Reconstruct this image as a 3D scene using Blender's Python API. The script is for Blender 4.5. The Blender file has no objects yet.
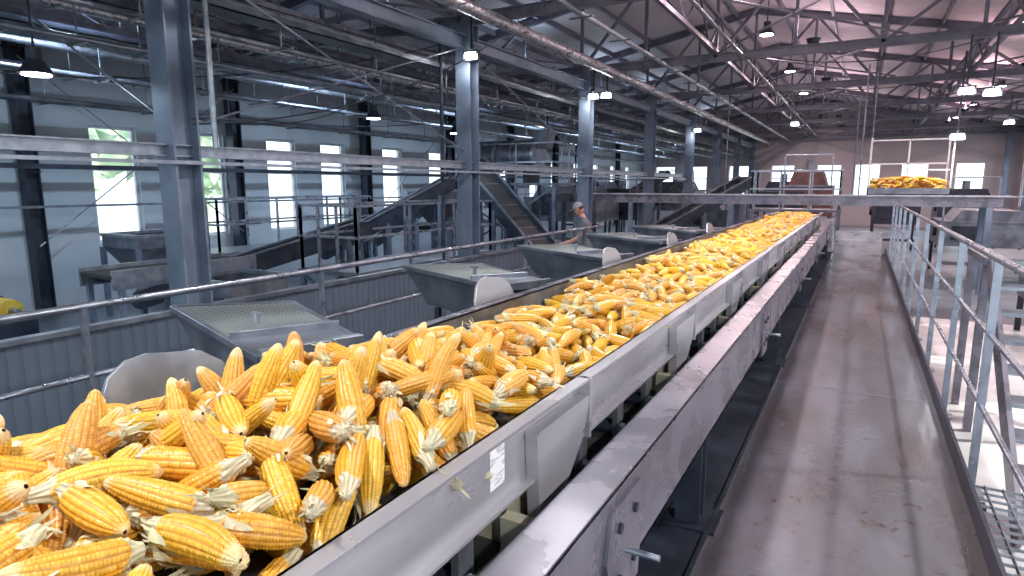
import bpy, math, random, bmesh
import numpy as np
from mathutils import Vector, Matrix
random.seed(7); np.random.seed(7)
ZO=2.15            # ground floor is z=0 ; coordinates below are relative to eye level
GZ=-2.15; WZ=-1.4
scene=bpy.context.scene
col=scene.collection

# ------------------------------------------------------------ materials
def new_mat(name):
    m=bpy.data.materials.new(name); m.use_nodes=True
    nt=m.node_tree; b=nt.nodes['Principled BSDF']; return m,nt,b
def mat(name,c1,c2=None,rough=.5,metal=0.,scale=6.,detail=5.,bump=0.,bscale=40.,lo=.35,hi=.7,stretch=(1,1,1),rvar=.15):
    m,nt,b=new_mat(name); N=nt.nodes; L=nt.links
    tc=N.new('ShaderNodeTexCoord'); mp=N.new('ShaderNodeMapping'); mp.inputs['Scale'].default_value=stretch
    L.new(tc.outputs['Object'],mp.inputs['Vector'])
    no=N.new('ShaderNodeTexNoise'); no.inputs['Scale'].default_value=scale; no.inputs['Detail'].default_value=detail
    L.new(mp.outputs['Vector'],no.inputs['Vector'])
    cr=N.new('ShaderNodeValToRGB'); cr.color_ramp.elements[0].position=lo; cr.color_ramp.elements[1].position=hi
    if c2 is None: c2=tuple(x*.75 for x in c1)
    cr.color_ramp.elements[0].color=(*c2,1); cr.color_ramp.elements[1].color=(*c1,1)
    L.new(no.outputs['Fac'],cr.inputs['Fac']); L.new(cr.outputs['Color'],b.inputs['Base Color'])
    mr=N.new('ShaderNodeMapRange'); mr.inputs['To Min'].default_value=max(.02,rough-rvar); mr.inputs['To Max'].default_value=min(1,rough+rvar)
    L.new(no.outputs['Fac'],mr.inputs['Value']); L.new(mr.outputs['Result'],b.inputs['Roughness'])
    b.inputs['Metallic'].default_value=metal
    if bump>0:
        n2=N.new('ShaderNodeTexNoise'); n2.inputs['Scale'].default_value=bscale; L.new(mp.outputs['Vector'],n2.inputs['Vector'])
        bp=N.new('ShaderNodeBump'); bp.inputs['Strength'].default_value=bump; bp.inputs['Distance'].default_value=.01
        L.new(n2.outputs['Fac'],bp.inputs['Height']); L.new(bp.outputs['Normal'],b.inputs['Normal'])
    return m
def mat_emit(name,c,s):
    m,nt,b=new_mat(name); b.inputs['Base Color'].default_value=(*c,1)
    b.inputs['Emission Color'].default_value=(*c,1); b.inputs['Emission Strength'].default_value=s; return m
def mat_ribbed(name,c1,axis,freq,rough=.5,depth=.02):
    m,nt,b=new_mat(name); N=nt.nodes; L=nt.links
    tc=N.new('ShaderNodeTexCoord'); w=N.new('ShaderNodeTexWave'); w.bands_direction=axis; w.inputs['Scale'].default_value=freq
    L.new(tc.outputs['Object'],w.inputs['Vector'])
    pw=N.new('ShaderNodeMath'); pw.operation='POWER'; pw.inputs[1].default_value=.35; L.new(w.outputs['Fac'],pw.inputs[0])
    bp=N.new('ShaderNodeBump'); bp.inputs['Strength'].default_value=.8; bp.inputs['Distance'].default_value=depth
    L.new(pw.outputs[0],bp.inputs['Height']); L.new(bp.outputs['Normal'],b.inputs['Normal'])
    no=N.new('ShaderNodeTexNoise'); no.inputs['Scale'].default_value=1.2; no.inputs['Detail'].default_value=6; L.new(tc.outputs['Object'],no.inputs['Vector'])
    mx=N.new('ShaderNodeMix'); mx.data_type='RGBA'; mx.inputs['A'].default_value=(*[x*.7 for x in c1],1); mx.inputs['B'].default_value=(*c1,1)
    L.new(no.outputs['Fac'],mx.inputs['Factor']); L.new(mx.outputs['Result'],b.inputs['Base Color'])
    b.inputs['Roughness'].default_value=rough; return m

M={}
M['plate']=mat('painted_plate',(.54,.53,.57),(.33,.32,.36),.30,.4,3,6,bump=.08,bscale=25,stretch=(1,.4,2))
M['channel']=mat('grey_channel_paint',(.25,.24,.30),(.12,.115,.15),.28,.4,4,8,bump=.1,bscale=30)
M['galv']=mat('galvanized_steel',(.38,.42,.49),(.22,.25,.30),.35,.75,9,6,bump=.05)
M['galv2']=mat('weathered_steel',(.22,.25,.30),(.10,.115,.145),.42,.6,5,8,bump=.1)
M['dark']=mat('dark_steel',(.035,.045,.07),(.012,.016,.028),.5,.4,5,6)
M['colm']=mat('blue_grey_column_paint',(.18,.23,.31),(.10,.135,.20),.42,.3,3,6)
M['truss']=mat('roof_truss_paint',(.20,.20,.25),(.10,.10,.14),.5,.2,3,6)
M['cream']=mat('cream_bracket_paint',(.50,.48,.36),(.28,.27,.20),.5,.1,6,6)
M['rail']=mat('railing_steel',(.38,.41,.48),(.22,.24,.30),.3,.75,8,5)
M['belt']=mat('rubber_belt',(.03,.03,.03),(.015,.015,.015),.7,0)
M['concrete']=mat('concrete_floor',(.13,.15,.18),(.06,.07,.085),.35,0,1.2,10,bump=.1,bscale=15)
M['panel']=mat_ribbed('ribbed_partition_sheet',(.085,.115,.16),'Y',3.2,.4)
M['wall']=mat_ribbed('sandwich_wall_panel',(.43,.49,.55),'Z',.32,.55,.01)
M['wallb']=mat_ribbed('end_wall_panel',(.42,.38,.41),'Z',.32,.55,.01)
M['roof']=mat_ribbed('roof_sheet',(.56,.51,.55),'Y',1.6,.6,.03)  # pale pinkish tone: flare haze put into the sheet colour
M['white']=mat('white_paint',(.70,.72,.75),(.55,.56,.6),.4)
M['redb']=mat('red_oxide_paint',(.13,.055,.055),(.06,.03,.03),.5,.2)
M['yellow']=mat('yellow_paint',(.65,.45,.04),(.5,.3,.03),.5)
M['lamp']=mat_emit('lamp_glow',(1.,.97,.92),25)
M['label']=mat('paper_label',(.85,.85,.85),(.5,.5,.52),.6,0,90,2,lo=.45,hi=.5,stretch=(1,.2,1))
M['silver']=mat('silver_duct_wrap',(.62,.62,.66),(.35,.35,.38),.3,.8,14,4,bump=.25,bscale=18)
m,nt,b=new_mat('walkway_steel'); N=nt.nodes; L=nt.links
tc=N.new('ShaderNodeTexCoord')
n1=N.new('ShaderNodeTexNoise'); n1.inputs['Scale'].default_value=1.6; n1.inputs['Detail'].default_value=9
n2=N.new('ShaderNodeTexNoise'); n2.inputs['Scale'].default_value=14; n2.inputs['Detail'].default_value=8; n2.inputs['Roughness'].default_value=.7
mp=N.new('ShaderNodeMapping'); mp.inputs['Scale'].default_value=(1.6,.5,1)
L.new(tc.outputs['Object'],mp.inputs['Vector']); L.new(mp.outputs['Vector'],n1.inputs['Vector']); L.new(tc.outputs['Object'],n2.inputs['Vector'])
r1=N.new('ShaderNodeValToRGB'); r1.color_ramp.elements[0].position=.38; r1.color_ramp.elements[1].position=.62
r1.color_ramp.elements[0].color=(.14,.125,.13,1); r1.color_ramp.elements[1].color=(.31,.31,.36,1); L.new(n1.outputs['Fac'],r1.inputs['Fac'])
r2=N.new('ShaderNodeValToRGB'); r2.color_ramp.elements[0].position=.57; r2.color_ramp.elements[1].position=.69
r2.color_ramp.elements[0].color=(0,0,0,1); r2.color_ramp.elements[1].color=(.85,.85,.85,1); L.new(n2.outputs['Fac'],r2.inputs['Fac'])
mx=N.new('ShaderNodeMix'); mx.data_type='RGBA'; L.new(r2.outputs['Color'],mx.inputs['Factor']); L.new(r1.outputs['Color'],mx.inputs['A']); mx.inputs['B'].default_value=(.16,.085,.05,1)
L.new(mx.outputs['Result'],b.inputs['Base Color']); b.inputs['Metallic'].default_value=.6
rr=N.new('ShaderNodeMapRange'); rr.inputs['From Min'].default_value=.35; rr.inputs['From Max'].default_value=.65; rr.inputs['To Min'].default_value=.30; rr.inputs['To Max'].default_value=.10; L.new(n1.outputs['Fac'],rr.inputs['Value']); L.new(rr.outputs['Result'],b.inputs['Roughness'])
vo=N.new('ShaderNodeTexVoronoi'); vo.inputs['Scale'].default_value=32; L.new(tc.outputs['Object'],vo.inputs['Vector'])
bp=N.new('ShaderNodeBump'); bp.inputs['Strength'].default_value=.14; bp.inputs['Distance'].default_value=.004; L.new(vo.outputs['Distance'],bp.inputs['Height']); L.new(bp.outputs['Normal'],b.inputs['Normal'])
M['walk']=m
m,nt,b=new_mat('perforated_sheet'); N=nt.nodes; L=nt.links
tc=N.new('ShaderNodeTexCoord'); vo=N.new('ShaderNodeTexVoronoi'); vo.inputs['Scale'].default_value=38; vo.inputs['Randomness'].default_value=0
L.new(tc.outputs['Object'],vo.inputs['Vector'])
cr=N.new('ShaderNodeValToRGB'); cr.color_ramp.elements[0].position=.34; cr.color_ramp.elements[1].position=.44
cr.color_ramp.elements[0].color=(.02,.02,.02,1); cr.color_ramp.elements[1].color=(.24,.27,.27,1)
L.new(vo.outputs['Distance'],cr.inputs['Fac']); L.new(cr.outputs['Color'],b.inputs['Base Color']); b.inputs['Roughness'].default_value=.45; b.inputs['Metallic'].default_value=.4
M['perf']=m
m,nt,b=new_mat('corn'); N=nt.nodes; L=nt.links
at=N.new('ShaderNodeAttribute'); at.attribute_name='Col'; L.new(at.outputs['Color'],b.inputs['Base Color'])
b.inputs['Roughness'].default_value=.32
b.inputs['Specular IOR Level'].default_value=.55
M['corn']=m

# ------------------------------------------------------------ mesh builder
class MB:
    def __init__(s): s.v=[];s.f=[];s.m=[];s.sm=[];s.mats=[]
    def mi(s,k):
        if k not in s.mats: s.mats.append(k)
        return s.mats.index(k)
    def add(s,vs,fs,k,smooth=False):
        o=len(s.v); s.v+= [tuple(x) for x in vs]; i=s.mi(k)
        for f in fs: s.f.append([o+j for j in f]); s.m.append(i); s.sm.append(smooth)
    BF=[(0,3,2,1),(4,5,6,7),(0,1,5,4),(1,2,6,5),(2,3,7,6),(3,0,4,7)]
    def box(s,a,b,k):
        x0,y0,z0=[min(p,q) for p,q in zip(a,b)]; x1,y1,z1=[max(p,q) for p,q in zip(a,b)]
        s.add([(x0,y0,z0),(x1,y0,z0),(x1,y1,z0),(x0,y1,z0),(x0,y0,z1),(x1,y0,z1),(x1,y1,z1),(x0,y1,z1)],s.BF,k)
    def bar(s,p,q,w,h,k,up=(0,0,1)):
        p=Vector(p);q=Vector(q);d=(q-p).normalized();up=Vector(up)
        if abs(d.dot(up))>.98: up=Vector((0,1,0))
        r=d.cross(up).normalized()*(w/2);u=r.cross(d).normalized()*(h/2)
        s.add([p-r-u,p+r-u,q+r-u,q-r-u,p-r+u,p+r+u,q+r+u,q-r+u],s.BF,k)
    def ibeam(s,p,q,w,h,t,k,up=(0,0,1)):
        p=Vector(p);q=Vector(q);d=(q-p).normalized();U=Vector(up)
        if abs(d.dot(U))>.98: U=Vector((0,1,0))
        r=d.cross(U).normalized();u=r.cross(d).normalized()
        s.bar(p+u*(h/2-t/2),q+u*(h/2-t/2),w,t,k,u); s.bar(p-u*(h/2-t/2),q-u*(h/2-t/2),w,t,k,u); s.bar(p,q,t,h-2*t,k,u)
    def cyl(s,p,q,r,k,n=12,r2=None):
        p=Vector(p);q=Vector(q);d=(q-p).normalized(); a=Vector((0,0,1)) if abs(d.z)<.9 else Vector((1,0,0))
        e=d.cross(a).normalized(); g=d.cross(e); r2=r if r2 is None else r2
        vs=[];
        for j in range(n):
            t=2*math.pi*j/n; o=e*math.cos(t)+g*math.sin(t); vs+= [p+o*r,q+o*r2]
        s.add(vs,[(2*j,2*j+1,(2*j+3)%(2*n),(2*j+2)%(2*n)) for j in range(n)],k,True)
        s.add(vs,[[2*j for j in range(n)],[2*j+1 for j in range(n)][::-1]],k)
    def prism(s,pts,vec,k):
        n=len(pts); v=Vector(vec); vs=[Vector(p) for p in pts]+[Vector(p)+v for p in pts]
        s.add(vs,[list(range(n))[::-1],list(range(n,2*n))]+[(j,(j+1)%n,n+(j+1)%n,n+j) for j in range(n)],k)
    def sag(s,p,q,sg,r,k,n=10):
        p=Vector(p);q=Vector(q); pts=[p+(q-p)*(i/n)-Vector((0,0,sg*4*(i/n)*(1-i/n))) for i in range(n+1)]
        for a,b in zip(pts[:-1],pts[1:]): s.cyl(a,b,r,k,5)
    def done(s,name,bevel=0):
        me=bpy.data.meshes.new(name); me.from_pydata([(x,y,z+ZO) for x,y,z in s.v],[],s.f)
        for k in s.mats: me.materials.append(M[k])
        me.polygons.foreach_set('material_index',s.m); me.polygons.foreach_set('use_smooth',s.sm)
        me.update(); o=bpy.data.objects.new(name,me); col.objects.link(o)
        if bevel:
            b=o.modifiers.new('bevel','BEVEL'); b.width=bevel; b.segments=2; b.limit_method='ANGLE'
        return o

XL,XR,Y0,Y1=-12.,6.5,-4.,38.
EZ,RZ,RX=2.75,4.6,-2.75
def roofz(x): 
    return EZ+(RZ-EZ)*( (x-XL)/(RX-XL) if x<RX else (XR-x)/(XR-RX))
# ------------------------------------------------------------ shell
w=MB(); w.box((XL-.3,Y0-.5,GZ-.2),(XR+.3,Y1+.3,GZ),'concrete'); w.done('floor')
def wall(name,axis,pos,t,a0,a1,z0,z1,ops,k):
    w=MB(); 
    def bx(a,b,c,d):
        if b-a<1e-4 or d-c<1e-4: return
        if axis=='X': w.box((pos,a,c),(pos+t,b,d),k)
        else: w.box((a,pos,c),(b,pos+t,d),k)
    zs=ops[0][2],ops[0][3]
    bx(a0,a1,z0,zs[0]); bx(a0,a1,zs[1],z1); c=a0
    for o in sorted(ops): bx(c,o[0],*zs); c=o[1]
    bx(c,a1,*zs); w.done(name)
opsL=[(y-.42,y+.42,-1.05,1.05) for y in (-1.2,.8,2.6,6.6,8.45,10.4,12.05,14.4,16.6,19,21,23.5,25.5,28,30.5,33,35.5)]
opsB=[(x-.6,x+.6,-.9,1.1) for x in (-10.5,-8.6,-6.2,-3.9,-1.6,.2,2.3,4.6)]
opsR=[(y-1.3,y+1.3,-1.,1.3) for y in range(0,37,4)]  # right openings enlarged so that sun reaches the lower floor
wall('wall_left','X',XL,-.2,Y0,Y1,GZ,EZ,opsL,'wall')
wall('wall_right','X',XR,.2,Y0,Y1,GZ,EZ,opsR,'wallb')
wall('wall_back','Y',Y1,.2,XL,XR,GZ,EZ,opsB,'wallb')
wall('wall_front','Y',Y0-.2,.2,XL,XR,GZ,EZ,[(-7.,4.,GZ+.01,1.6)],'wall')  # unseen wall added to cut daylight fill; gate left open for the rest
w=MB(); w.prism([(XL,Y1,EZ),(XR,Y1,EZ),(RX,Y1,RZ)],(0,.2,0),'wallb'); w.prism([(XL,Y0-.2,EZ),(XR,Y0-.2,EZ),(RX,Y0-.2,RZ)],(0,.2,0),'wallb'); w.done('wall_gable')
w=MB()
for (xa,xb) in ((XL-.3,RX),(RX,XR+.3)):
    w.prism([(xa,Y0-.2,roofz(xa)),(xb,Y0-.2,roofz(xb)),(xb,Y0-.2,roofz(xb)+.15),(xa,Y0-.2,roofz(xa)+.15)],(0,Y1-Y0+.5,0),'roof')
w.done('ceiling')
n=0
def window(axis,pos,a0,a1,z0,z1):
    global n; n+=1; w=MB(); f=.05
    def bx(a,b,c,d,k,th=.06,off=0):
        if axis=='X': w.box((pos-th/2+off,a,c),(pos+th/2+off,b,d),k)
        else: w.box((a,pos-th/2+off,c),(b,pos+th/2+off,d),k)
    bx(a0,a0+f,z0,z1,'white');bx(a1-f,a1,z0,z1,'white');bx(a0+f,a1-f,z0,z0+f,'white');bx(a0+f,a1-f,z1-f,z1,'white')
    bx(a0+f,a1-f,z0+(z1-z0)*.62,z0+(z1-z0)*.62+.05,'white')
    w.done('window_%d'%n)
for o in opsL: window('X',XL-.1,*o)
for o in opsB: window('Y',Y1+.1,*o)
for o in opsR: window('X',XR+.1,*o)

# ------------------------------------------------------------ structure
TY=[3.6+4.85*i for i in range(-1,8)]
for ty in TY:
    w=MB(); bz=2.5
    w.ibeam((XL,ty,bz),(XR,ty,bz),.12,.16,.015,'truss')
    w.ibeam((XL,ty,EZ-.08),(RX,ty,RZ-.1),.12,.18,.015,'truss'); w.ibeam((RX,ty,RZ-.1),(XR,ty,EZ-.08),.12,.18,.015,'truss')
    xs=list(np.linspace(XL+.6,XR-.6,13)); 
    for i,x in enumerate(xs):
        w.bar((x,ty,bz),(x,ty,roofz(x)-.12),.06,.06,'truss')
        if i<12:
            x2=xs[i+1]
            if (i%2)==0: w.bar((x,ty,bz),(x2,ty,roofz(x2)-.12),.06,.06,'truss')
            else: w.bar((x,ty,roofz(x)-.12),(x2,ty,bz),.06,.06,'truss')
    w.done('roof_truss')
w=MB()
for x in np.arange(XL+.7,XR,1.15): w.bar((x,Y0,roofz(x)-.05),(x,Y1,roofz(x)-.05),.06,.12,'truss')
for i in range(len(TY)-1):
    for (xa,xb) in ((-9,-5.5),(-2.7,.5),(1.5,5.5)):
        w.cyl((xa,TY[i],2.6),(xb,TY[i+1],2.6),.02,'truss',6); w.cyl((xb,TY[i],2.6),(xa,TY[i+1],2.6),.02,'truss',6)
for gx,z0,z1 in ((-8.75,2.0,2.42),(-2.75,2.62,3.3),(2.,2.6,3.1)):
    w.bar((gx,Y0,z0),(gx,Y1,z0),.07,.07,'truss'); w.bar((gx,Y0,z1),(gx,Y1,z1),.07,.07,'truss')
    ys=np.arange(Y0+.2,Y1-1,.97)
    for i,y in enumerate(ys): w.bar((gx,y,z0 if i%2 else z1),(gx,y+.97,z1 if i%2 else z0),.035,.035,'truss')
for i,ty in enumerate(TY):
    for dy in (1.6,3.2): w.bar((XL,ty+dy,2.28),(-5.5,ty+dy,2.28),.05,.07,'truss')
for p,q in (((-5.5,3.6,.5),(-5.5,8.4,2.1)),((-5.5,3.6,2.1),(-5.5,8.4,.5)),((-5.5,8.4,2.1),(-5.5,13.3,.5)),((-9,3.6,2.4),(-5.5,3.6,.5)),((-11.7,5.1,2),(-11.7,9,-1)),((-11.7,9,2),(-11.7,5.1,-1)),((-11.7,17,2),(-11.7,13,-1))):
    w.cyl(p,q,.012,'galv',6)
for p,q,s in (((-5.4,3.7,.6),(-8.,9.1,1.7),.25),((-5.4,3.7,.55),(-4.7,8.3,2.2),.3),((-9.,3.2,2.2),(-7,3.2,1.5),.2),((-5.4,8.5,2.),(-8,11.8,1.5),.2),((-11,2,1.6),(-5.6,8.4,2.2),.5),((-7.5,5,2.2),(-5.4,13.2,1.9),.35),((-11.5,9,1.4),(-5.6,13.3,2.),.4),((-2,13.3,2.5),(1.6,13.3,2.4),.25),((-1,18.1,2.4),(3.4,13.4,2.4),.3),((2,18.2,2.45),(5.5,18.2,2.4),.3),((-4.5,13.2,2.3),(-.5,18.,2.4),.35)):
    w.sag(p,q,s,.009,'dark')
w.cyl((-4.7,3.4,.3),(-4.7,3.4,2.45),.022,'galv',8)
w.cyl((-5.75,8.1,-1.4),(-5.75,8.1,2.42),.03,'dark',8)
for x,y in ((-.05,15.2),(.12,15.2),(-.2,18),(-3.3,18)): w.cyl((x,y,-.2),(x,y,2.45),.016,'galv2',6)
w.done('roof_purlins')
def column(x,y,wd,top,k='colm'):
    w=MB(); w.ibeam((x,y,GZ),(x,y,top),wd,wd,.02,k,up=(0,1,0))
    w.box((x-wd*.7,y-wd*.7,GZ),(x+wd*.7,y+wd*.7,GZ+.03),k)
    w.box((x-wd*.65,y-wd*.65,top-.3),(x+wd*.65,y+wd*.65,top-.27),k)
    w.box((x-wd*.55,y-wd*.55,.2),(x+wd*.55,y+wd*.55,.22),k)
    w.done('steel_column')
for ty in TY[1:]:
    column(-5.5,ty,.26,2.42); column(5.9,ty,.2,2.42)
for y in (1.2,5.1,8.95,13,17,21,25,29,33): column(-11.75,y,.22,2.42,'dark')
w=MB()
w.ibeam((-5.5,Y0,.31),(-5.5,22,.31),.10,.11,.012,'galv'); w.bar((-5.36,Y0,.2),(-5.36,22,.2),.04,.03,'galv')
w.ibeam((-5.5,Y0,2.15),(-5.5,Y1,2.15),.14,.2,.015,'colm')
w.bar((-11.6,Y0,.3),(-11.6,Y1-.3,.3),.06,.08,'dark'); w.bar((-11.6,Y0,-.35),(-11.6,Y1-.3,-.35),.04,.04,'galv2')
w.done('crane_rail_beam')
w=MB()
for x,z,r,k in ((-4.6,2.25,.09,'silver'),(-6.3,2.0,.05,'galv'),(-6.6,2.0,.03,'galv'),(-7.4,1.85,.05,'silver'),(-8.6,1.75,.045,'galv'),(-9.6,1.5,.04,'galv2'),(-10.4,1.62,.06,'silver'),(-3.6,2.35,.04,'galv'),(-11.2,1.3,.05,'galv2'),(-6.0,1.55,.03,'galv2'),(-7.,1.45,.035,'galv'),(-9.9,1.9,.05,'galv'),(-11.,1.75,.05,'galv2'),(-2.2,2.45,.03,'galv2')):
    w.cyl((x,Y0,z),(x,Y1-.2,z),r,k,12)
for x,z in ((-7.9,2.05),(-9.,1.9),(-5.9,1.75),(-10.7,2.1),(-6.9,2.2)):
    w.box((x-.15,Y0,z),(x+.15,Y1-.5,z+.015),'dark'); w.box((x-.15,Y0,z),(x-.14,Y1-.5,z+.08),'galv2'); w.box((x+.14,Y0,z),(x+.15,Y1-.5,z+.08),'galv2')
for ty in TY:
    for x,z in ((-4.6,2.2),(-6.45,1.95),(-7.4,1.8),(-8.6,1.7),(-7.9,2.0),(-9.,1.85),(-10.4,1.55),(-9.6,1.45),(-5.9,1.52),(-3.6,2.3),(-11.2,1.25),(-7.,1.4)):
        for dy in (0,1.6,3.2):
            w.cyl((x,ty+dy,z),(x,ty+dy,2.40),.010,'galv2',6); w.bar((x-.18,ty+dy,z),(x+.18,ty+dy,z),.03,.02,'galv2')
w.done('ceiling_pipes')

# ------------------------------------------------------------ main conveyor
CL,CR,CZ=-1.455,-.687,-.55
YA,YB=-1.2,14.2
w=MB()
w.box((CR,YA,CZ-.18),(CR+.008,YB,CZ),'plate'); w.box((CR,YA,CZ-.008),(CR+.045,YB,CZ),'plate'); w.box((CR,YA,CZ-.18),(CR+.035,YB,CZ-.172),'plate')
w.box((CL-.008,YA,CZ-.2),(CL,YB,CZ),'galv2'); w.box((CL-.06,YA,CZ-.008),(CL,YB,CZ),'channel'); w.box((CL-.06,YA,CZ-.06),(CL-.052,YB,CZ),'channel'); w.box((CL-.06,YA,CZ-.2),(CL,YB,CZ-.192),'channel')
w.box((CL,YA,CZ-.13),(CR,YB,CZ-.118),'belt'); w.box((CL+.02,YA,CZ-.34),(CR-.02,YB,CZ-.33),'belt')
y=YA+.2
while y<YB:
    w.cyl((CL,y,CZ-.165),(CR,y,CZ-.165),.04,'dark',12)
    y+=.65
k=0; y=1.28-1.33
while y<YB-.3:
    g=[(CR+.010,y,CZ-.05),(CR+.010,y+.34,CZ-.05),(CR+.010,y+.30,CZ-.16),(CR+.010,y+.17,CZ-.27),(CR+.010,y+.02,CZ-.30)]
    w.prism(g,(.035,0,0),'plate'); w.box((CR+.008,y+.33,CZ-.18),(CR+.05,y+.345,CZ-.0),'plate')
    yy=y-.05
    w.box((CR-.30,yy,CZ-.46),(CR-.02,yy+.012,CZ-.2),'cream'); w.box((CR-.03,yy,CZ-.46),(CR-.02,yy+.17,CZ-.2),'cream'); w.box((CR-.30,yy+.17,CZ-.46),(CR-.02,yy+.182,CZ-.2),'cream')
    w.box((CR-.02,yy-.02,CZ-.46),(CR+.07,yy+.02,CZ-.25),'cream')
    w.box((CL+.02,yy,CZ-.46),(CL+.03,yy+.17,CZ-.2),'cream')
    w.box((CR-.35,yy-.02,CZ-.48),(CR+.12,yy+.2,CZ-.46),'channel')
    for bx_,by_ in ((-.27,.04),(-.27,.13),(-.1,.04),(-.1,.13),(.05,.04),(.05,.13)):
        w.cyl((CR+bx_,yy+by_,CZ-.46),(CR+bx_,yy+by_,CZ-.445),.011,'galv',6)
    for s in (.28,.62,.95):
        w.box((CR-.02,y+s+.1,CZ-.36),(CR+.0,y+s+.16,CZ-.19),'galv'); w.cyl((CR-.1,y+s+.13,CZ-.31),(CR+.03,y+s+.13,CZ-.31),.022,'galv',10)
        w.cyl((CL+.02,y+s+.13,CZ-.31),(CR-.02,y+s+.13,CZ-.31),.03,'dark',10)
    y+=1.33; k+=1
XC=-.47
w.box((XC-.012,YA,-1.02),(XC,YB,-.74),'channel'); w.box((XC-.11,YA,-.75),(XC,YB,-.735),'channel'); w.box((XC-.11,YA,-1.02),(XC,YB,-1.008),'channel')
w.box((CL-.02,YA,-1.06),(CL-.008,YB,-.8),'channel'); w.box((CL-.02,YA,-.81),(CL+.07,YB,-.798),'channel')
y=YA+.15
while y<YB:
    w.bar((CL,y,-1.03),(XC-.02,y,-1.03),.08,.06,'dark')
    y+=1.33
for y in (1.2,3.9,6.6,9.3,12.):
    w.prism([(XC,y+.12,-.78),(XC,y+.34,-.78),(XC,y+.37,-.84),(XC,y+.34,-1.06),(XC,y+.14,-1.06),(XC,y+.09,-.9)],(.012,0,0),'channel')
    for dy,dz in ((.17,-.84),(.29,-.84),(.17,-.98),(.29,-.98)): w.cyl((XC+.012,y+dy,dz),(XC+.02,y+dy,dz),.014,'dark',10)
    w.cyl((XC-.02,y+.23,-.93),(XC+.10,y+.23,-.93),.009,'galv',8)
    for x in (CL+.03,XC-.06):
        w.ibeam((x,y+1.3,WZ+.012),(x,y+1.3,-1.02),.1,.1,.01,'dark',up=(0,1,0)); w.box((x-.09,y+1.21,WZ+.0),(x+.12,y+1.42,WZ+.012),'dark')
w.box((CR+.009,1.115,CZ-.135),(CR+.0105,1.18,CZ-.03),'label')
w.cyl((CL,YB-.05,CZ-.2),(CR,YB-.05,CZ-.2),.11,'dark',20)
w.done('belt_conveyor',bevel=.002)

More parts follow.
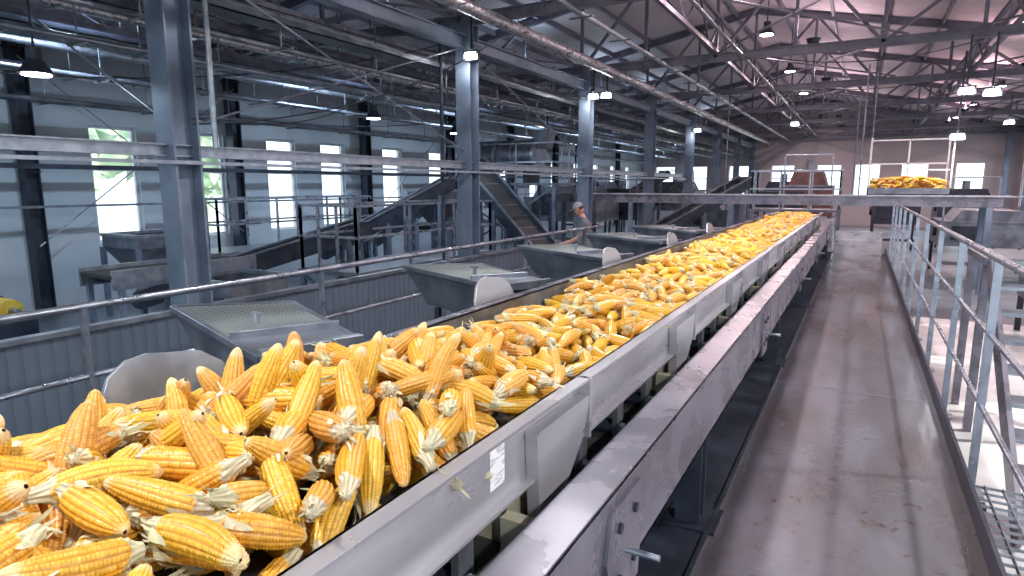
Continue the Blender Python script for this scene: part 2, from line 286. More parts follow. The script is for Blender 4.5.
# ------------------------------------------------------------ corn heap
def cob_local(nu,nv,seed,R=14,K=27,kern=True,husk=True):
    rs=np.random.RandomState(seed)
    Lk=rs.uniform(.130,.175); r0=rs.uniform(.0225,.0275); sh=rs.uniform(.015,.045); tipk=rs.rand()
    s=np.linspace(-sh/Lk,1,nv); th=np.linspace(0,2*np.pi,nu,endpoint=False)
    S,T=np.meshgrid(s,th,indexing='ij')
    prof=np.where(S<0, .38+.27*np.clip(1+S*Lk/sh,0,1)**2, 0)
    Sc=np.clip(S,0,1); taper=rs.uniform(.02,.2)
    body=(.82+.20*np.sin(np.clip(Sc/.4,0,1)*np.pi/2))*(1-taper*Sc)*np.sqrt(np.clip(1-(np.clip((Sc-.36)/.645,0,1))**2.2,0,1))
    a=np.clip(S/.05+.0,0,1); rad=r0*np.where(S<0,prof,(1-a)*.72+a*body)
    rad=np.maximum(rad,.0025)
    endf=np.clip((S-s[0])/(s[1]-s[0])/1.0,0,1); rad=rad*np.where(endf<.5,.05,1)
    row=np.floor(T/(2*np.pi)*R); tw=rs.uniform(-.4,.4)
    ph=Sc*K+.5*(row%2)+.15*rs.rand(64)[row.astype(int)%64]
    kk=np.floor(ph)
    km=np.random.RandomState(seed+5).rand(80,64)
    kv=km[kk.astype(int)%80,row.astype(int)%64]
    bump=np.zeros_like(S); gap=np.ones_like(S)
    if kern:
        A=np.abs(np.sin(T*R/2)); B=np.abs(np.sin(np.pi*ph))
        gap=np.minimum(A**.55,B**.5)
        bump=.0032*(gap-.6)+.0009*(kv-.5)
        bump=np.where((S>0.02)&(S<.97),bump,0)
    fib=np.where((S<=0.02)&(endf>.5),.0014*np.sin(T*9+S*20)+.0012*np.sin(T*5+1),0)
    rad=rad+bump+fib
    Tt=T+tw*S
    bend=rs.uniform(-.010,.010)
    X=S*Lk-Lk*.45; Y=rad*np.cos(Tt)+bend*np.sin(np.pi*Sc); Z=rad*np.sin(Tt)
    P=np.stack([X,Y,Z],-1).reshape(-1,3)
    base=np.array([.90,.51,.035]); base=base*rs.uniform(.86,1.05)+np.array([.0,rs.uniform(-.07,.06),rs.uniform(-.015,.05)])
    deep=base*np.array([.70,.45,.3]); pale=np.array([.95,.72,.25])
    C=deep+(base-deep)*np.clip(gap*1.15,0,1)[...,None]
    C=C*(.90+.2*kv[...,None])
    C=C+(pale-C)*(np.clip((kv-.8)*2,0,1)*.35)[...,None]
    tp=np.clip((S-(.93-.12*tipk*(tipk>.5)))/.08,0,1)[...,None]; C=C+(np.array([.80,.66,.34])-C)*tp*.85
    hu=np.clip((.035+.03*np.sin(T*3+seed)-S)/.02,0,1)[...,None]
    C=C+(np.array([.72,.66,.42])*(.80+.2*np.sin(T*9))[...,None]-C)*hu
    C=C.reshape(-1,3)
    i=np.arange(nv-1)[:,None]; j=np.arange(nu)[None,:]; j2=(j+1)%nu
    F=np.stack([i*nu+j,i*nu+j2,(i+1)*nu+j2,(i+1)*nu+j],-1).reshape(-1,4)
    if husk and rs.rand()<.8:
        vs=[P];cs=[C];fs=[F];o=len(P)
        for q in range(rs.randint(5,11)):
            t0=rs.uniform(0,6.28); ln=rs.uniform(.02,.055); wd=rs.uniform(.004,.010); op=rs.uniform(.05,.4); dr=1 if rs.rand()<.5 else -1
            pts=[];cc=[]
            for e in range(6):
                f=e/5; x=-Lk*.45+ (.004+dr*ln*f*.9 if dr>0 else -sh*.5-ln*f); rr=(r0*.85+.003 if dr>0 else r0*.5)+op*ln*f*f*.6+(.002*np.sin(f*7+q))
                for sd in (-1,0,1):
                    tt=t0+sd*wd*(1-f**2)*36+f*.25; pts.append((x,rr*np.cos(tt),rr*np.sin(tt))); cc.append(np.array([.74,.70,.45])*rs.uniform(.75,1.08))
            fs.append(np.array([[o+e*3+b,o+e*3+b+1,o+e*3+b+4,o+e*3+b+3] for e in range(5) for b in (0,1)])); o+=18
            vs.append(np.array(pts));cs.append(np.array(cc))
        P=np.concatenate(vs);C=np.concatenate(cs);F=np.concatenate(fs)
    return P,F,C
NV=14
lod=[[cob_local(70,112,i) for i in range(NV)],[cob_local(42,60,50+i,R=14,K=20) for i in range(NV)],[cob_local(16,20,90+i,kern=False,husk=False) for i in range(NV)]]

def heap(name,x0,x1,y0,y1,zb,target,tries,near,uprights=()):
    dx=.01; nx=int((x1-x0)/dx); ny=int((y1-y0)/dx); H=np.full((nx,ny),zb)
    cobs=[]
    def place(x,y,phi,sink=.010):
        r=.0245; hl=.085; c,s_=math.cos(phi),math.sin(phi); 
        ex=abs(c)*hl+abs(s_)*r*.7; ey=abs(s_)*hl+abs(c)*r*.7
        x=min(max(x,x0+ex+.002),x1-ex-.002); y=min(max(y,y0+ey+.002),y1-ey-.002)
        i0=max(0,int((x-hl-.03-x0)/dx)); i1=min(nx,int((x+hl+.03-x0)/dx)); j0=max(0,int((y-hl-.03-y0)/dx)); j1=min(ny,int((y+hl+.03-y0)/dx))
        gx=(np.arange(i0,i1)+.5)*dx+x0-x; gy=(np.arange(j0,j1)+.5)*dx+y0-y
        GX,GY=np.meshgrid(gx,gy,indexing='ij'); A=GX*c+GY*s_; D=-GX*s_+GY*c
        rr=r*np.sqrt(np.clip(1-(np.abs(A)/hl)**3.2,0,1)); mk=(np.abs(D)<rr)
        h=H[i0:i1,j0:j1]
        if mk.sum()<8: return
        bot=np.sqrt(np.clip(rr**2-D**2,0,None))
        hm=h[mk];am=A[mk]; ha=np.percentile(hm[am>.03],80) if (am>.03).any() else 0; hb=np.percentile(hm[am<-.03],80) if (am<-.03).any() else 0
        sl=np.clip((ha-hb)/.12,-.5,.5)+random.gauss(0,.14)
        zc=np.max((h+bot-sl*A)[mk])-sink
        if zc+abs(sl)*.05+.02>target(x,y)+.016: return
        top=zc+sl*A+bot
        h[mk]=np.maximum(h[mk],top[mk])
        cobs.append((x,y,zc,phi,math.atan(sl)))
    ys=np.random.uniform(y0,y1,tries); xs=np.random.uniform(x0,x1,tries)
    for x,y in zip(xs,ys):
        i=min(nx-1,int((x-x0)/dx)); j=min(ny-1,int((y-y0)/dx))
        if H[i,j]+.02<target(x,y): place(x,y,random.uniform(0,6.283))
    for x,y,phi,p in uprights:
        i=min(nx-1,int((x-x0)/dx)); j=min(ny-1,int((y-y0)/dx))
        z=H[max(0,i-3):i+4,max(0,j-3):j+4].mean()
        cobs.append((x,y,z+.030*math.sin(p)+.006,phi,p))
    V=[];F=[];C=[];o=0
    nu_=len(uprights)
    for n,(x,y,z,phi,p) in enumerate(cobs):
        l=near(x,y,z); P,f,c=random.choice(lod[l])
        up_=n>=len(cobs)-nu_
        if random.random()<.5 and not up_: phi+=math.pi; p=-p
        d=Vector((math.cos(phi)*math.cos(p),math.sin(phi)*math.cos(p),math.sin(p)))
        a=Vector((0,0,1)) if abs(d.z)<.95 else Vector((1,0,0)); e=d.cross(a).normalized(); g=d.cross(e)
        ro=random.uniform(0,6.283); e2=e*math.cos(ro)+g*math.sin(ro); g2=d.cross(e2)
        R=np.array([d,e2,g2]); V.append(P@R+np.array([x,y,z+ZO])); F.append(f+o); C.append(c*random.uniform(.82,1.06)*np.array([1,random.uniform(.93,1.04),1])); o+=len(P)
    V=np.concatenate(V);F=np.concatenate(F);C=np.clip(np.concatenate(C),0,1)
    me=bpy.data.meshes.new(name); me.vertices.add(len(V)); me.vertices.foreach_set('co',V.astype(np.float32).ravel())
    me.loops.add(F.size); me.loops.foreach_set('vertex_index',F.astype(np.int32).ravel())
    me.polygons.add(len(F)); me.polygons.foreach_set('loop_start',np.arange(0,F.size,4,dtype=np.int32))
    me.polygons.foreach_set('use_smooth',np.ones(len(F),dtype=bool))
    ca=me.color_attributes.new('Col','FLOAT_COLOR','POINT'); ca.data.foreach_set('color',np.concatenate([C,np.ones((len(C),1))],1).astype(np.float32).ravel())
    me.materials.append(M['corn']); me.update(); me.validate(); ob=bpy.data.objects.new(name,me); col.objects.link(ob)
    return ob
xm=(CL+CR)/2
def tgt(x,y):
    e=max(0,1-(abs(x-xm)/.384)**2)
    a=-.545+.10*e**.6
    b=-.60+.045*e+.018*math.sin(y*4.3+x*5)+.012*math.sin(y*9+x*11)
    f=min(1,max(0,(y-1.3)/.6)); return a*(1-f)+b*f
ups=[]
for x,y,p,ph in ((-1.32,.62,1.15,2.),(-1.24,.75,.95,2.6),(-1.30,.93,1.25,1.5),(-1.18,.98,1.0,1.2),(-1.08,.86,1.2,.8),(-1.22,1.15,1.1,2.4),(-.98,1.02,1.3,.4),(-1.12,1.25,.9,2.0),(-.90,.92,.8,2.5),(-1.0,1.32,1.1,1.8),(-.86,1.2,1.0,1.2),(-.95,.62,.7,3.),(-1.15,.52,.9,2.2),(-1.36,.42,1.0,1.7),(-1.06,.40,.6,2.8),(-1.14,1.42,1.0,1.0),(-1.28,1.1,1.2,2.0),(-1.34,.78,1.1,2.3),(-1.05,1.15,1.15,1.5),(-1.2,.86,1.2,1.9)):
    ups.append((x,y,ph,p))
for q in range(34): ups.append((random.uniform(CL+.10,CR-.11),random.uniform(.25,1.7),random.uniform(0,6.28),random.uniform(.35,.95)))
for q in range(120): ups.append((random.uniform(CL+.1,CR-.1),random.uniform(1.7,13.5),random.uniform(0,6.28),random.uniform(.2,.55)))
heap('corn_cob_heap',CL+.004,CR-.004,-.3,YB-.1,CZ-.115,tgt,70000,lambda x,y,z:0 if (y<1.85 and z>-.60) else (1 if y<3.8 and z>-.64 else 2),ups)

# ------------------------------------------------------------ walkway + railing
w=MB(); w.box((-.43,YA,WZ-.03),(.52,14.9,WZ),'walk'); w.box((.52,YA,WZ-.12),(.535,14.9,WZ+.1),'dark'); w.box((-.445,YA,WZ-.14),(-.43,14.9,WZ+.015),'dark')
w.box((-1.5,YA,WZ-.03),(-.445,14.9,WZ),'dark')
for y in np.arange(0.2,14.5,1.5): w.ibeam((-1.5,y,WZ-.1),(.52,y,WZ-.1),.08,.12,.008,'dark')
for y in (1.7,4.7,7.7,10.7): w.box((-.43,y,WZ),(.52,y+.004,WZ+.001),'channel')
for y in (2,6,10,14):
    for x in (-1.4,.45): w.ibeam((x,y,GZ),(x,y,WZ-.16),.1,.1,.01,'dark')
w.done('walkway_deck')
def railing(name,x,y0,y1,zt,zm,zb,sp,r=.022,off=0,pw=.02):
    w=MB(); w.cyl((x,y0,zt),(x,y1,zt),r,'rail',12)
    for z in zm: w.cyl((x,y0,z),(x,y1,z),r*.7,'rail',10)
    y=y0+off
    while y<=y1+.01:
        w.box((x-pw,y-pw*.6,zb),(x+pw,y+pw*.6,zt-.01),'rail'); w.box((x-.03,y-.05,zb),(x+.05,y+.05,zb+.012),'rail'); y+=sp
    w.done(name)
railing('walkway_railing',.57,.3,14.2,-.33,(-.68,-1.02),WZ-.06,1.15,r=.017,off=.9,pw=.017)
railing('platform_railing',-3.6,-1.2,9.5,-.645,(-1.03,),-1.5,1.7,r=.022,off=1.23)
w=MB(); w.box((-3.75,-1.2,-1.53),(-1.56,9.6,-1.5),'dark')
for y in (0,3,6,9):
    for x in (-3.7,-1.7): w.ibeam((x,y,GZ),(x,y,-1.53),.1,.1,.01,'dark')
w.done('service_platform')
w=MB(); w.box((-5.2,-3,GZ),(-5.17,9.8,-1.12),'panel'); w.box((-5.23,-3,-1.12),(-5.14,9.8,-1.08),'galv2'); w.done('partition_panel')

def hopper(y,zb=-1.5):
    w=MB(); zt=-.60
    T=[Vector((-2.93,y+.27,zt)),Vector((-1.9,y-.05,zt-.04)),Vector((-1.78,y+.36,zt-.05)),Vector((-2.5,y+.64,zt))]
    c=sum(T,Vector())/4; B=[c+(p-c)*.72+Vector((0.02,0,-.26)) for p in T]
    w.add(T+B,[(0,1,5,4),(1,2,6,5),(2,3,7,6),(3,0,4,7),(4,5,6,7)],'galv2')
    for a,b in ((0,1),(1,2),(2,3),(3,0)): w.bar(T[a],T[b],.025,.03,'galv2')
    def L_(a,b,t): return a+(b-a)*t
    up=Vector((0,0,.012))
    w.add([L_(T[0],T[1],.04)+up,L_(T[0],T[1],.72)+up,L_(T[3],T[2],.72)+up,L_(T[3],T[2],.04)+up],[(0,1,2,3)],'perf')
    w.add([L_(T[0],T[1],.72)+up,T[1]+up,T[2]+up,L_(T[3],T[2],.72)+up],[(0,1,2,3)],'galv2')
    w.bar(L_(T[0],T[1],.72)+up*2,L_(T[3],T[2],.72)+up*2,.02,.04,'galv')
    w.bar(T[1]+up,T[2]+up,.04,.05,'galv')
    m_=L_(L_(T[0],T[1],.5),L_(T[3],T[2],.5),.4); w.cyl(m_+up,m_+Vector((0,0,.06)),.015,'galv',8); w.cyl(m_+Vector((-.03,0,.06)),m_+Vector((.03,0,.06)),.008,'galv',6)
    for p in B: q=c+(p-c)*.8; w.bar((q.x,q.y,c.z-.26),(q.x,q.y,zb),.04,.04,'dark')
    w.done('sorting_hopper',bevel=.003)
for y in (1.54,3.34,5.1,6.85,8.6): hopper(y)
def deflector(y,h,light,wd=.36):
    w=MB(); x=CL-.09
    P=[(y,-.85),(y+.02,-.62+h*.35),(y+.06,-.62+h*.78),(y+.11,-.62+h*.96),(y+.17,-.62+h),(y+wd-.10,-.62+h*.85),(y+wd-.04,-.62+h*.6),(y+wd,-.62+h*.1),(y+wd-.04,-.85)]
    w.prism([(x-.22*(pz+.85),py,pz) for py,pz in P],(-.012,0,0),light)
    w.box((x-.1,y+.05,-1.0),(x+.01,y+.33,-.85),'dark')
    for yy in (y+.07,y+.3): w.bar((x-.05,yy,-.98),(x-.05,yy,-1.5),.04,.04,'dark')
    w.done('deflector_plate',bevel=.002)
deflector(.76,.175,'galv',.42)
for y in (2.5,4.25,6.0,7.8): deflector(y,.16,'plate',.42)

# ------------------------------------------------------------ cross conveyor and distant corn bin
w=MB(); yc=15.5
w.ibeam((-7.5,yc-.4,-.33),(2.4,yc-.4,-.33),.1,.2,.02,'channel'); w.ibeam((-7.5,yc+.4,-.33),(2.4,yc+.4,-.33),.1,.2,.02,'channel')
w.box((-7.5,yc-.46,-.23),(2.4,yc-.38,-.2),'plate')
w.box((-7.5,yc-.35,-.27),(2.4,yc+.35,-.25),'belt')
for x in (-7.2,-5,-2.6,2.2):
    for y in (yc-.4,yc+.4): w.ibeam((x,y,GZ),(x,y,-.43),.1,.1,.01,'colm')
for x in np.arange(-7.2,2.3,.6): w.cyl((x,yc-.4,-.3),(x,yc+.4,-.3),.04,'dark',8)
w.done('cross_conveyor')
w=MB()
for a,b,k in (((.1,yc-.45,-.2),(1.55,yc-.43,-.06),'galv2'),((.1,yc+.43,-.2),(1.55,yc+.45,.0),'plate'),((.1,yc-.45,-.2),(.12,yc+.45,-.02),'plate'),((1.53,yc-.45,-.2),(1.55,yc+.45,-.02),'plate')): w.box(a,b,k)
w.box((.1,yc-.45,-.2),(1.55,yc+.45,-.18),'plate')
for x in (.12,.83,1.53):
    w.bar((x,yc+.42,-.2),(x,yc+.42,.95),.03,.03,'white')
for z in (.45,.95): w.bar((.12,yc+.42,z),(1.53,yc+.42,z),.03,.03,'white')
for x in (.12,1.53): w.bar((x,yc-.4,-.05),(x,yc-.4,.95),.03,.03,'white'); w.bar((x,yc-.4,.95),(x,yc+.42,.95),.03,.03,'white')
w.bar((.83,yc-.4,.3),(1.53,yc-.4,.3),.03,.03,'white')
w.done('corn_bin')
heap('corn_cob_pile',.14,1.51,yc-.41,yc+.41,-.18,lambda x,y:.08+.09*math.cos((x-.8)*2),3000,lambda x,y,z:2)
w=MB(); w.box((-1.6,14.25,-1.35),(-.45,14.75,-1.3),'plate'); w.box((-1.6,14.25,-1.3),(-1.57,14.75,-.7),'plate'); w.box((-.48,14.25,-1.3),(-.45,14.75,-.7),'plate'); w.box((-1.57,14.72,-1.3),(-.48,14.75,-.7),'plate')
w.done('discharge_chute')
w=MB(); w.box((-.40,14.5,WZ+.001),(.45,14.85,WZ+.28),'plate'); w.box((-.40,14.62,WZ+.28),(.45,14.85,WZ+.45),'plate'); w.done('walkway_steps')

# ------------------------------------------------------------ right lower side: grating, stair, floor machines
w=MB()
for x in np.arange(.66,2.6,.085): w.box((x,-.5,-1.715),(x+.006,4.2,-1.69),'galv')
for y in np.arange(-.5,4.2,.085): w.box((.66,y,-1.705),(2.6,y+.006,-1.69),'galv')
w.box((.63,-.5,-1.76),(.66,4.2,-1.66),'dark')
for x in (.7,1.6,2.5):
    for y in (0,2,4): w.bar((x,y,GZ),(x,y,-1.72),.06,.06,'dark')
w.done('grating_platform')
M['pale']=mat('painted_sunlit_floor',(.72,.72,.72),(.5,.5,.51),.35,0,2,8)  # brightness of the sunlit floor put into a pale colour
w=MB(); w.box((.62,-3,GZ),(6.3,12,GZ+.006),'pale'); w.done('sunlit_floor_sheet')
w=MB()
for i in range(9):
    z=-2.0+i*.17; y=4.5+i*.22; w.box((1.0,y,z),(1.75,y+.24,z+.025),'galv')
for x in (.98,1.77):
    w.bar((x,4.4,-2.1),(x,6.4,-.62),.03,.2,'channel')
    for y in (6.5,7.3): w.bar((x,y,GZ),(x,y,-.62),.06,.06,'channel')
w.box((.95,6.4,-.66),(1.8,7.4,-.6),'galv2')
w.done('access_staircase')
def machine(name,x,y,sx,sy,h,k='galv2'):
    w=MB(); z=GZ
    for a in (0,1):
        for b in (0,1): w.bar((x+a*sx,y+b*sy,z),(x+a*sx,y+b*sy,z+h*.45),.07,.07,'dark')
    w.box((x-.05,y-.05,z+h*.42),(x+sx+.05,y+sy+.05,z+h*.72),k); w.box((x-.07,y-.07,z+h*.72),(x+sx+.07,y+sy+.07,z+h*.74),'galv2')
    w.prism([(x+sx*.1,y,z+h*.74),(x+sx*.9,y,z+h*.74),(x+sx*.8,y,z+h*.88),(x+sx*.2,y,z+h*.88)],(0,sy,0),k); w.cyl((x+sx*.5,y+sy*.5,z+h*.88),(x+sx*.5,y+sy*.5,z+h),.12,'galv2',12)
    for a in (0,1): w.bar((x+a*sx,y-.03,z+h*.74),(x+a*sx,y-.03,z+h*1.05),.04,.04,'rail')
    w.bar((x,y-.03,z+h*1.05),(x+sx,y-.03,z+h*1.05),.04,.04,'rail')
    w.cyl((x-.12,y+sy*.3,z+h*.6),(x-.05,y+sy*.3,z+h*.6),.14,'dark',16)
    w.box((x+sx*.1,y-.08,z+h*.5),(x+sx*.45,y-.05,z+h*.68),'dark'); w.bar((x,y-.06,z+h*.2),(x+sx,y-.06,z+h*.2),.05,.08,k)
    w.done(name,bevel=.004)
for a in ((2.2,10.,1.5,1.6,1.3,'galv2'),(3.9,12.2,1.4,1.6,1.5,'galv'),(1.7,17.5,1.8,1.8,1.8,'galv2'),(-2.1,21,1.3,1.6,2.9,'redb'),(-9.5,18,2.4,2,2.4,'galv2'),(-3.6,27,1.6,2,2.6,'dark'),(2.4,26,1.6,2,2.3,'dark'),(-4.8,19.5,1.3,1.2,1.9,'galv2'),(-8.2,20.5,1.6,1.8,2.3,'dark'),(-8.,26,2,2,2.6,'galv2'),(0.4,23,1.2,1.6,2.2,'dark'),(-10.8,24,1.8,2,2.6,'dark')): machine('husking_machine',*a)

# ------------------------------------------------------------ left machinery
def incl_conv(p,q,wd,name='inclined_conveyor'):
    w=MB(); p=Vector(p);q=Vector(q); d=(q-p).normalized(); r=d.cross(Vector((0,0,1))).normalized()*(wd/2)
    for s in (-1,1):
        w.bar(p+r*s,q+r*s,.04,.28,'dark'); w.bar(p+r*s+Vector((0,0,.16)),q+r*s+Vector((0,0,.16)),.07,.03,'galv2')
    w.bar(p,q,wd-.05,.03,'belt'); n=int((q-p).length/.35)
    for i in range(n+1):
        c=p+(q-p)*i/n; w.bar(c-r,c+r,.03,.06,'galv2')
    for f in (.1,.5,.92):
        c=p+(q-p)*f
        for s in (-1,1):
            if c.z-.1>GZ: w.bar((c.x+r.x*s,c.y+r.y*s,GZ),(c.x+r.x*s,c.y+r.y*s,c.z-.1),.07,.07,'colm')
        if c.z+1.4>0: w.bar((c.x+r.x,c.y+r.y,(GZ+c.z)/2),(c.x-r.x,c.y-r.y,(GZ+c.z)/2),.05,.05,'colm')
    w.cyl(p-r*1.1,p+r*1.1,.14,'dark',14); w.cyl(q-r*1.1,q+r*1.1,.14,'dark',14)
    w.done(name,bevel=.003)
incl_conv((-8.3,12.9,.5),(-5.95,12.2,-1.45),.8); incl_conv((-9.3,9.,-1.3),(-7.6,10.8,.0),.7); incl_conv((-9.6,5.5,-1.7),(-7.6,8.2,-.75),.7); incl_conv((-10.6,11.5,-1.5),(-9,13.5,.1),.7)
incl_conv((-5.,16.6,-1.4),(-2.9,19.,.1),.6); incl_conv((-9.5,22.6,-1.5),(-6.8,24.5,.4),.7)
def frame_platform(x0,y0,x1,y1,z,name='machine_platform'):
    w=MB(); w.box((x0,y0,z-.06),(x1,y1,z),'galv2')
    for x in np.linspace(x0+.05,x1-.05,4):
        for y in (y0+.05,y1-.05):
            w.bar((x,y,GZ),(x,y,z-.06),.07,.07,'colm'); w.bar((x,y,z),(x,y,z+.95),.035,.035,'rail')
    for y in np.linspace(y0+.05,y1-.05,4):
        for x in (x0+.05,x1-.05): w.bar((x,y,z),(x,y,z+.95),.035,.035,'rail')
    for dz in (.5,.95):
        for y in (y0+.05,y1-.05): w.bar((x0,y,z+dz),(x1,y,z+dz),.035,.035,'rail')
        for x in (x0+.05,x1-.05): w.bar((x,y0,z+dz),(x,y1,z+dz),.035,.035,'rail')
    w.bar((x0+.05,y0+.05,GZ+.2),(x1-.05,y0+.05,z-.1),.04,.04,'colm'); w.bar((x1-.05,y0+.05,GZ+.2),(x0+.05,y0+.05,z-.1),.04,.04,'colm')
    w.done(name)
frame_platform(-9.6,13.6,-6.4,15.,.05); frame_platform(-7.4,6.6,-6.2,10.4,-1.25); frame_platform(-10.8,7.0,-9.8,11.,-1.2); frame_platform(-2.5,17.,-.4,18.,-.6)
w=MB(); w.cyl((-8.9,14.3,.75),(-7.2,14.3,.75),.38,'galv2',24); 
for x in (-8.9,-8.3,-7.8,-7.2): w.cyl((x-.03,14.3,.75),(x+.03,14.3,.75),.42,'galv',24)
for x in (-8.7,-7.4): w.box((x-.05,13.95,.05),(x+.05,14.65,.45),'dark')
w.prism([(-7.2,14.1,.9),(-6.9,14.1,.9),(-6.8,14.1,1.35),(-7.3,14.1,1.35)],(0,.4,0),'galv2'); w.done('drum_screen')
def hopperbin(x,y,z,s,name='feed_hopper'):
    w=MB(); T=[(x-s,y-s,z),(x+s,y-s,z),(x+s,y+s,z),(x-s,y+s,z)];B=[(x-s*.3,y-s*.3,z-s*1.2),(x+s*.3,y-s*.3,z-s*1.2),(x+s*.3,y+s*.3,z-s*1.2),(x-s*.3,y+s*.3,z-s*1.2)]
    U=[(a,b,c+s*.4) for a,b,c in T]
    w.add([Vector(p) for p in U+T+B],[(0,1,5,4),(1,2,6,5),(2,3,7,6),(3,0,4,7),(4,5,9,8),(5,6,10,9),(6,7,11,10),(7,4,8,11),(8,9,10,11)],'galv2')
    for a,b in ((0,1),(1,2),(2,3),(3,0)): w.bar(U[a],U[b],.05,.05,'galv')
    for a,b in ((-1,-1),(1,-1),(1,1),(-1,1)): w.bar((x+a*s,y+b*s,GZ),(x+a*s,y+b*s,z),.07,.07,'colm')
    w.done(name)
hopperbin(-8.2,11.3,-.3,.45); hopperbin(-10.3,6.1,-1.0,.5); hopperbin(-7.,5.2,-1.35,.45)
def table(x0,y0,x1,y1,z):
    w=MB(); w.box((x0,y0,z-.05),(x1,y1,z),'belt'); 
    for x in (x0,x1): w.box((x-.02,y0,z-.18),(x+.02,y1,z+.05),'galv')
    for x in (x0,x1):
        for y in np.linspace(y0+.1,y1-.1,max(2,int((y1-y0)/1.2)+1)): w.bar((x,y,GZ),(x,y,z-.1),.06,.06,'colm')
    for y in np.arange(y0+.2,y1,.5): w.cyl((x0,y,z-.1),(x1,y,z-.1),.04,'dark',8)
    w.done('sorting_table')
table(-8.3,4.,-7.6,6.,-1.05); table(-5.12,10.1,-4.72,11.3,GZ+.98); table(-3.7,11.6,-3.0,14.2,-1.3); table(-10.9,13.8,-10.1,17.6,-1.1)
w=MB(); w.box((-10.4,3.6,GZ),(-9.7,4.1,GZ+.35),'dark'); w.cyl((-10.3,3.85,GZ+.5),(-9.8,3.85,GZ+.5),.14,'yellow',16); w.cyl((-9.8,3.85,GZ+.5),(-9.6,3.85,GZ+.5),.04,'galv',10); w.cyl((-10.36,3.85,GZ+.5),(-10.3,3.85,GZ+.5),.17,'dark',16); w.done('electric_motor_unit',bevel=.01)
w=MB()
for y in (11.9,13.2):
    w.ibeam((-2.7,y,-.95),(-1.7,y,-.95),.1,.18,.012,'plate')
    for x in (-2.6,-1.8): w.ibeam((x,y,GZ),(x,y,-1.04),.08,.08,.01,'channel')
w.done('support_frame')

# ------------------------------------------------------------ lamps
def highbay(x,y,z,energy,colr,sc=1.,sp=170):
    w=MB(); w.cyl((x,y,z+.02),(x,y,z+.2*sc),.2*sc,'dark',20,r2=.1*sc); w.cyl((x,y,z+.2*sc),(x,y,z+.34*sc),.09*sc,'dark',16); w.cyl((x,y,z+.005),(x,y,z+.02),.16*sc,'lamp',20)
    w.cyl((x,y,z+.34*sc),(x,y,roofz(x)-.02),.012,'dark',6); w.done('highbay_lamp')
    l=bpy.data.lights.new('highbay_light','AREA'); l.shape='DISK'; l.size=.34*sc; l.energy=energy; l.color=colr; l.spread=math.radians(sp)
    o=bpy.data.objects.new('highbay_light',l); o.location=(x,y,z+ZO-.01); col.objects.link(o)
COOL=(.60,.79,1.); WARM=(1.,.70,.70); NEU=(1,.97,.96)
for x,y,z in ((-7,3.2,1.03),(-8,9.1,1.2),(-8.,11.8,1.12)): highbay(x,y,z,70,COOL,.75)
for y in (-1.,4.6,9.5,14.3,19.2,24,29,34):  # lamp rows added as general fill; WARM ones stand in for flare tint
    highbay(-9.2,y,2.3,130,COOL,.8); highbay(-2.,y+.3,3.1,250 if y<8 else 200,NEU if y<8 else WARM,.8); highbay(3.4,y,2.9,380 if y<8 else 180,NEU if y<8 else WARM,.8)
def flood(x,y,z,tx,e=40,c=NEU):
    w=MB(); w.box((x-.13,y-.05,z-.06),(x+.13,y+.02,z+.08),'dark'); w.box((x-.09,y-.06,z-.03),(x+.09,y-.052,z+.05),'lamp'); w.bar((x,y,z+.08),(x,y,z+tx),.03,.03,'dark'); w.done('flood_lamp')
    l=bpy.data.lights.new('flood_light','AREA'); l.size=.2; l.energy=e; l.color=c; o=bpy.data.objects.new('flood_light',l); o.location=(x,y-.08,z+ZO); o.rotation_euler=(math.radians(60),0,0); col.objects.link(o)
for x,y,z in ((-5.25,13.1,1.9),(-4.95,13.1,1.9),(1.75,13.1,1.5),(1.4,13.1,1.55),(-5.2,22.8,1.9),(-5.25,8.2,1.9),(1.5,14.6,.9),(-8.5,17.5,1.6),(-2,22,1.9),(3.4,22,1.7)): flood(x,y,z,2.45-z)
def added_uplight(x,y,e,c):  # added to brighten the roof; pink ones stand in for flare haze
    w=MB(); w.cyl((x,y,2.6),(x,y,2.68),.10,'dark',16,r2=.13); w.done('added_uplight_lamp')
    l=bpy.data.lights.new('added_uplight','AREA'); l.shape='DISK'; l.size=.22; l.energy=e; l.color=c; l.spread=math.radians(170); o=bpy.data.objects.new('added_uplight',l); o.location=(x,y,2.69+ZO); o.rotation_euler=(math.pi,0,0); col.objects.link(o)
for ty in TY[2:8]:
    added_uplight(3.,ty,75,(1.,.60,.64)); added_uplight(-1.,ty,60,(1.,.70,.76)); added_uplight(-7.,ty,22,COOL)

# ------------------------------------------------------------ worker
def skin_mesh(joints,edges,sub=2):
    me=bpy.data.meshes.new('tmp'); me.from_pydata([j[:3] for j in joints],edges,[]); o=bpy.data.objects.new('tmp',me); col.objects.link(o)
    sk=o.modifiers.new('s','SKIN'); sv=me.skin_vertices[0].data
    for i,j in enumerate(joints): sv[i].radius=(j[3],j[4] if len(j)>4 else j[3]); sv[i].use_root=(i==0)
    ss=o.modifiers.new('u','SUBSURF'); ss.levels=sub; ss.render_levels=sub
    dg=bpy.context.evaluated_depsgraph_get(); ev=o.evaluated_get(dg); r=bpy.data.meshes.new_from_object(ev)
    bpy.data.objects.remove(o); return r
M['shirt']=mat('dark_tshirt',(.12,.135,.165),(.08,.09,.115),.85); M['skin']=mat('skin',(.50,.27,.19),(.42,.21,.15),.5); M['trouser']=mat('work_trousers',(.04,.05,.08),(.03,.035,.05),.85); M['cap']=mat('grey_cap',(.28,.30,.33),(.2,.22,.25),.8); M['boot']=mat('boots',(.02,.018,.016),None,.6); M['hair']=mat('hair',(.03,.022,.018),None,.8)
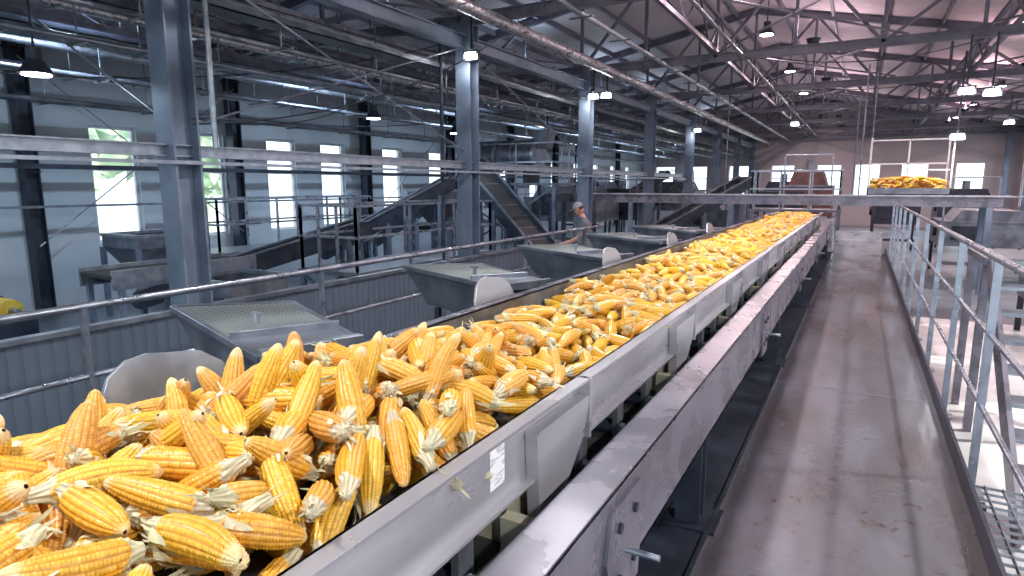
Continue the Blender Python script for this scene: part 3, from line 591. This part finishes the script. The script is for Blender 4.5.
J=[(0,0,.95,.15,.115),(0,-.01,1.10,.14,.10),(0,-.04,1.26,.16,.11),(0,-.07,1.39,.15,.10),(0,-.10,1.49,.06,.06),(0,-.15,1.58,.055,.055),
 (-.185,-.07,1.41,.062),(-.24,-.13,1.15,.048),(-.19,-.36,1.04,.038),(-.17,-.44,1.03,.028),
 (.185,-.07,1.41,.062),(.24,-.13,1.15,.048),(.19,-.36,1.04,.038),(.17,-.44,1.03,.028),
 (-.095,.0,.84,.095),(-.11,-.01,.50,.062),(-.11,.03,.10,.045),(-.11,-.10,.045,.042),
 (.095,.0,.84,.095),(.11,-.01,.50,.062),(.12,.03,.10,.045),(.12,-.10,.045,.042)]
E=[(0,1),(1,2),(2,3),(3,4),(4,5),(3,6),(6,7),(7,8),(8,9),(3,10),(10,11),(11,12),(12,13),(0,14),(14,15),(15,16),(16,17),(0,18),(18,19),(19,20),(20,21)]
parts=[]
bm_=skin_mesh(J,E,4)
for k in ('shirt','skin','trouser','boot'): bm_.materials.append(M[k])
for p in bm_.polygons:
    c=p.center; p.use_smooth=True
    arm=(abs(c.x)>.16 and c.z<1.24) or (abs(c.x)>.1 and c.y<-.2 and c.z<1.24)
    if c.z<.12: p.material_index=3
    elif arm and c.z>.97: p.material_index=1
    elif c.z<.93: p.material_index=2
    elif c.z>1.51: p.material_index=1
    else: p.material_index=0
parts.append(bpy.data.objects.new('body',bm_))
for sx in (-1,1):
    hx=sx*.168
    hand=[(hx,-.43,1.03,.026),(hx,-.49,1.02,.036,.015)]; he=[(0,1)]
    for i,(ox,ln) in enumerate(((-.027,.07),(-.009,.08),(.009,.075),(.026,.058))):
        b_=len(hand); hand+= [(hx+ox,-.525,1.02,.0095),(hx+ox*1.15,-.525-ln*.5,1.012,.009),(hx+ox*1.15,-.525-ln*.8,.985,.0075)]; he+=[(1,b_),(b_,b_+1),(b_+1,b_+2)]
    b_=len(hand); hand+=[(hx-sx*.03,-.48,1.015,.011),(hx-sx*.05,-.52,1.0,.009)]; he+=[(1,b_),(b_,b_+1)]
    hm=skin_mesh(hand,he,1); hm.materials.append(M['skin']); [setattr(p,'use_smooth',True) for p in hm.polygons]; parts.append(bpy.data.objects.new('hand',hm))
def blob(name,fn,k,seg=24):
    bm=bmesh.new(); bmesh.ops.create_uvsphere(bm,u_segments=seg,v_segments=seg//2+4,radius=1)
    for v in bm.verts: v.co=Vector(fn(v.co.copy()))
    me=bpy.data.meshes.new(name); bm.to_mesh(me); bm.free(); me.materials.append(M[k]); [setattr(p,'use_smooth',True) for p in me.polygons]
    o=bpy.data.objects.new(name,me); parts.append(o); return o
hc=Vector((0,-.19,1.655)); tilt=Matrix.Rotation(math.radians(28),3,'X')
def headf(c):
    x,y,z=c; f=Vector((x*.078*(1-.22*max(0,-z)),y*.098,z*.118))
    if y<-.85 and -.35<z<.1 and abs(x)<.25: f.y-=.022
    if z<-.5 and y<0: f.y-=.012
    return hc+tilt@f
blob('head',headf,'skin')
blob('cap',lambda c:hc+tilt@Vector((c.x*.086,c.y*.106+.003,max(c.z,.12)*.125+.01)),'cap')
blob('cap_brim',lambda c:hc+tilt@Vector((c.x*.07,-.12+c.y*.06,.035+c.z*.006)),'cap',16)
blob('hair_back',lambda c:hc+tilt@Vector((c.x*.081,max(c.y,.1)*.104,c.z*.07)),'hair',16)
for sx in (-1,1):
    blob('ear',lambda c:hc+tilt@Vector((sx*.08+c.x*.012,.005+c.y*.02,-.01+c.z*.032)),'skin',12); blob('eye',lambda c:hc+tilt@Vector((sx*.03+c.x*.012,-.087+c.y*.008,.012+c.z*.007)),'hair',8)
blob('mouth',lambda c:hc+tilt@Vector((c.x*.020,-.094+c.y*.005,-.062+c.z*.004)),'skin',8)
emp=bpy.data.objects.new('worker',None); col.objects.link(emp); emp.location=(-4.42,10.9,0); emp.rotation_euler=(0,0,math.radians(-78)); emp.scale=(1.03,1.03,1.03)
for p in parts: col.objects.link(p); p.parent=emp

# ------------------------------------------------------------ outdoors
M['leaf']=mat('leaves',(.62,.75,.52),(.28,.42,.26),.7,0,3,8); M['grass']=mat('pale_yard',(.6,.62,.6),(.45,.48,.45),.9)
w=MB(); w.box((-60,-40,GZ-.4),(60,90,GZ-.25),'grass'); w.done('ground_outside')
for tx,ty,s in ((-20,9.5,1.4),(-23,16,1.4)):
    bm=bmesh.new()
    for q in range(22):
        c=Vector((random.gauss(0,.8),random.gauss(0,.8),random.gauss(0,.7)))*s; m4=Matrix.Translation(c+Vector((tx,ty,GZ+ZO+2.2*s)))
        bmesh.ops.create_icosphere(bm,subdivisions=2,radius=.34*s,matrix=m4)
    for v in bm.verts: v.co+=Vector((random.gauss(0,.1),random.gauss(0,.1),random.gauss(0,.1)))*s
    bmesh.ops.create_cone(bm,segments=10,radius1=.18*s,radius2=.1*s,depth=2.4*s,matrix=Matrix.Translation((tx,ty,GZ+ZO+.95*s)))
    me=bpy.data.meshes.new('tree'); bm.to_mesh(me); bm.free(); me.materials.append(M['leaf']); o=bpy.data.objects.new('tree',me); col.objects.link(o)

# ------------------------------------------------------------ world, sun, camera
wd=bpy.data.worlds.new('World'); scene.world=wd; wd.use_nodes=True; bg=wd.node_tree.nodes['Background']; bg.inputs['Color'].default_value=(.74,.88,1,1); bg.inputs['Strength'].default_value=3.2
sl=bpy.data.lights.new('sun','SUN'); sl.energy=9; sl.angle=.02; sl.color=(1,.95,.9); so=bpy.data.objects.new('sun',sl); so.rotation_euler=Vector((-.85,-.28,-.45)).to_track_quat('-Z','Y').to_euler(); so.location=(10,10,8); col.objects.link(so)
cd=bpy.data.cameras.new('camera'); cd.lens=36*620/1024; cd.sensor_width=36; cd.clip_start=.02; cd.clip_end=300
co=bpy.data.objects.new('camera',cd); col.objects.link(co); co.location=(0,0,ZO); co.rotation_euler=(math.radians(90-9.43),0,math.radians(29.1)); scene.camera=co
scene.view_settings.view_transform='Standard'; scene.view_settings.look='None'; scene.view_settings.exposure=-.38; scene.view_settings.gamma=1.08
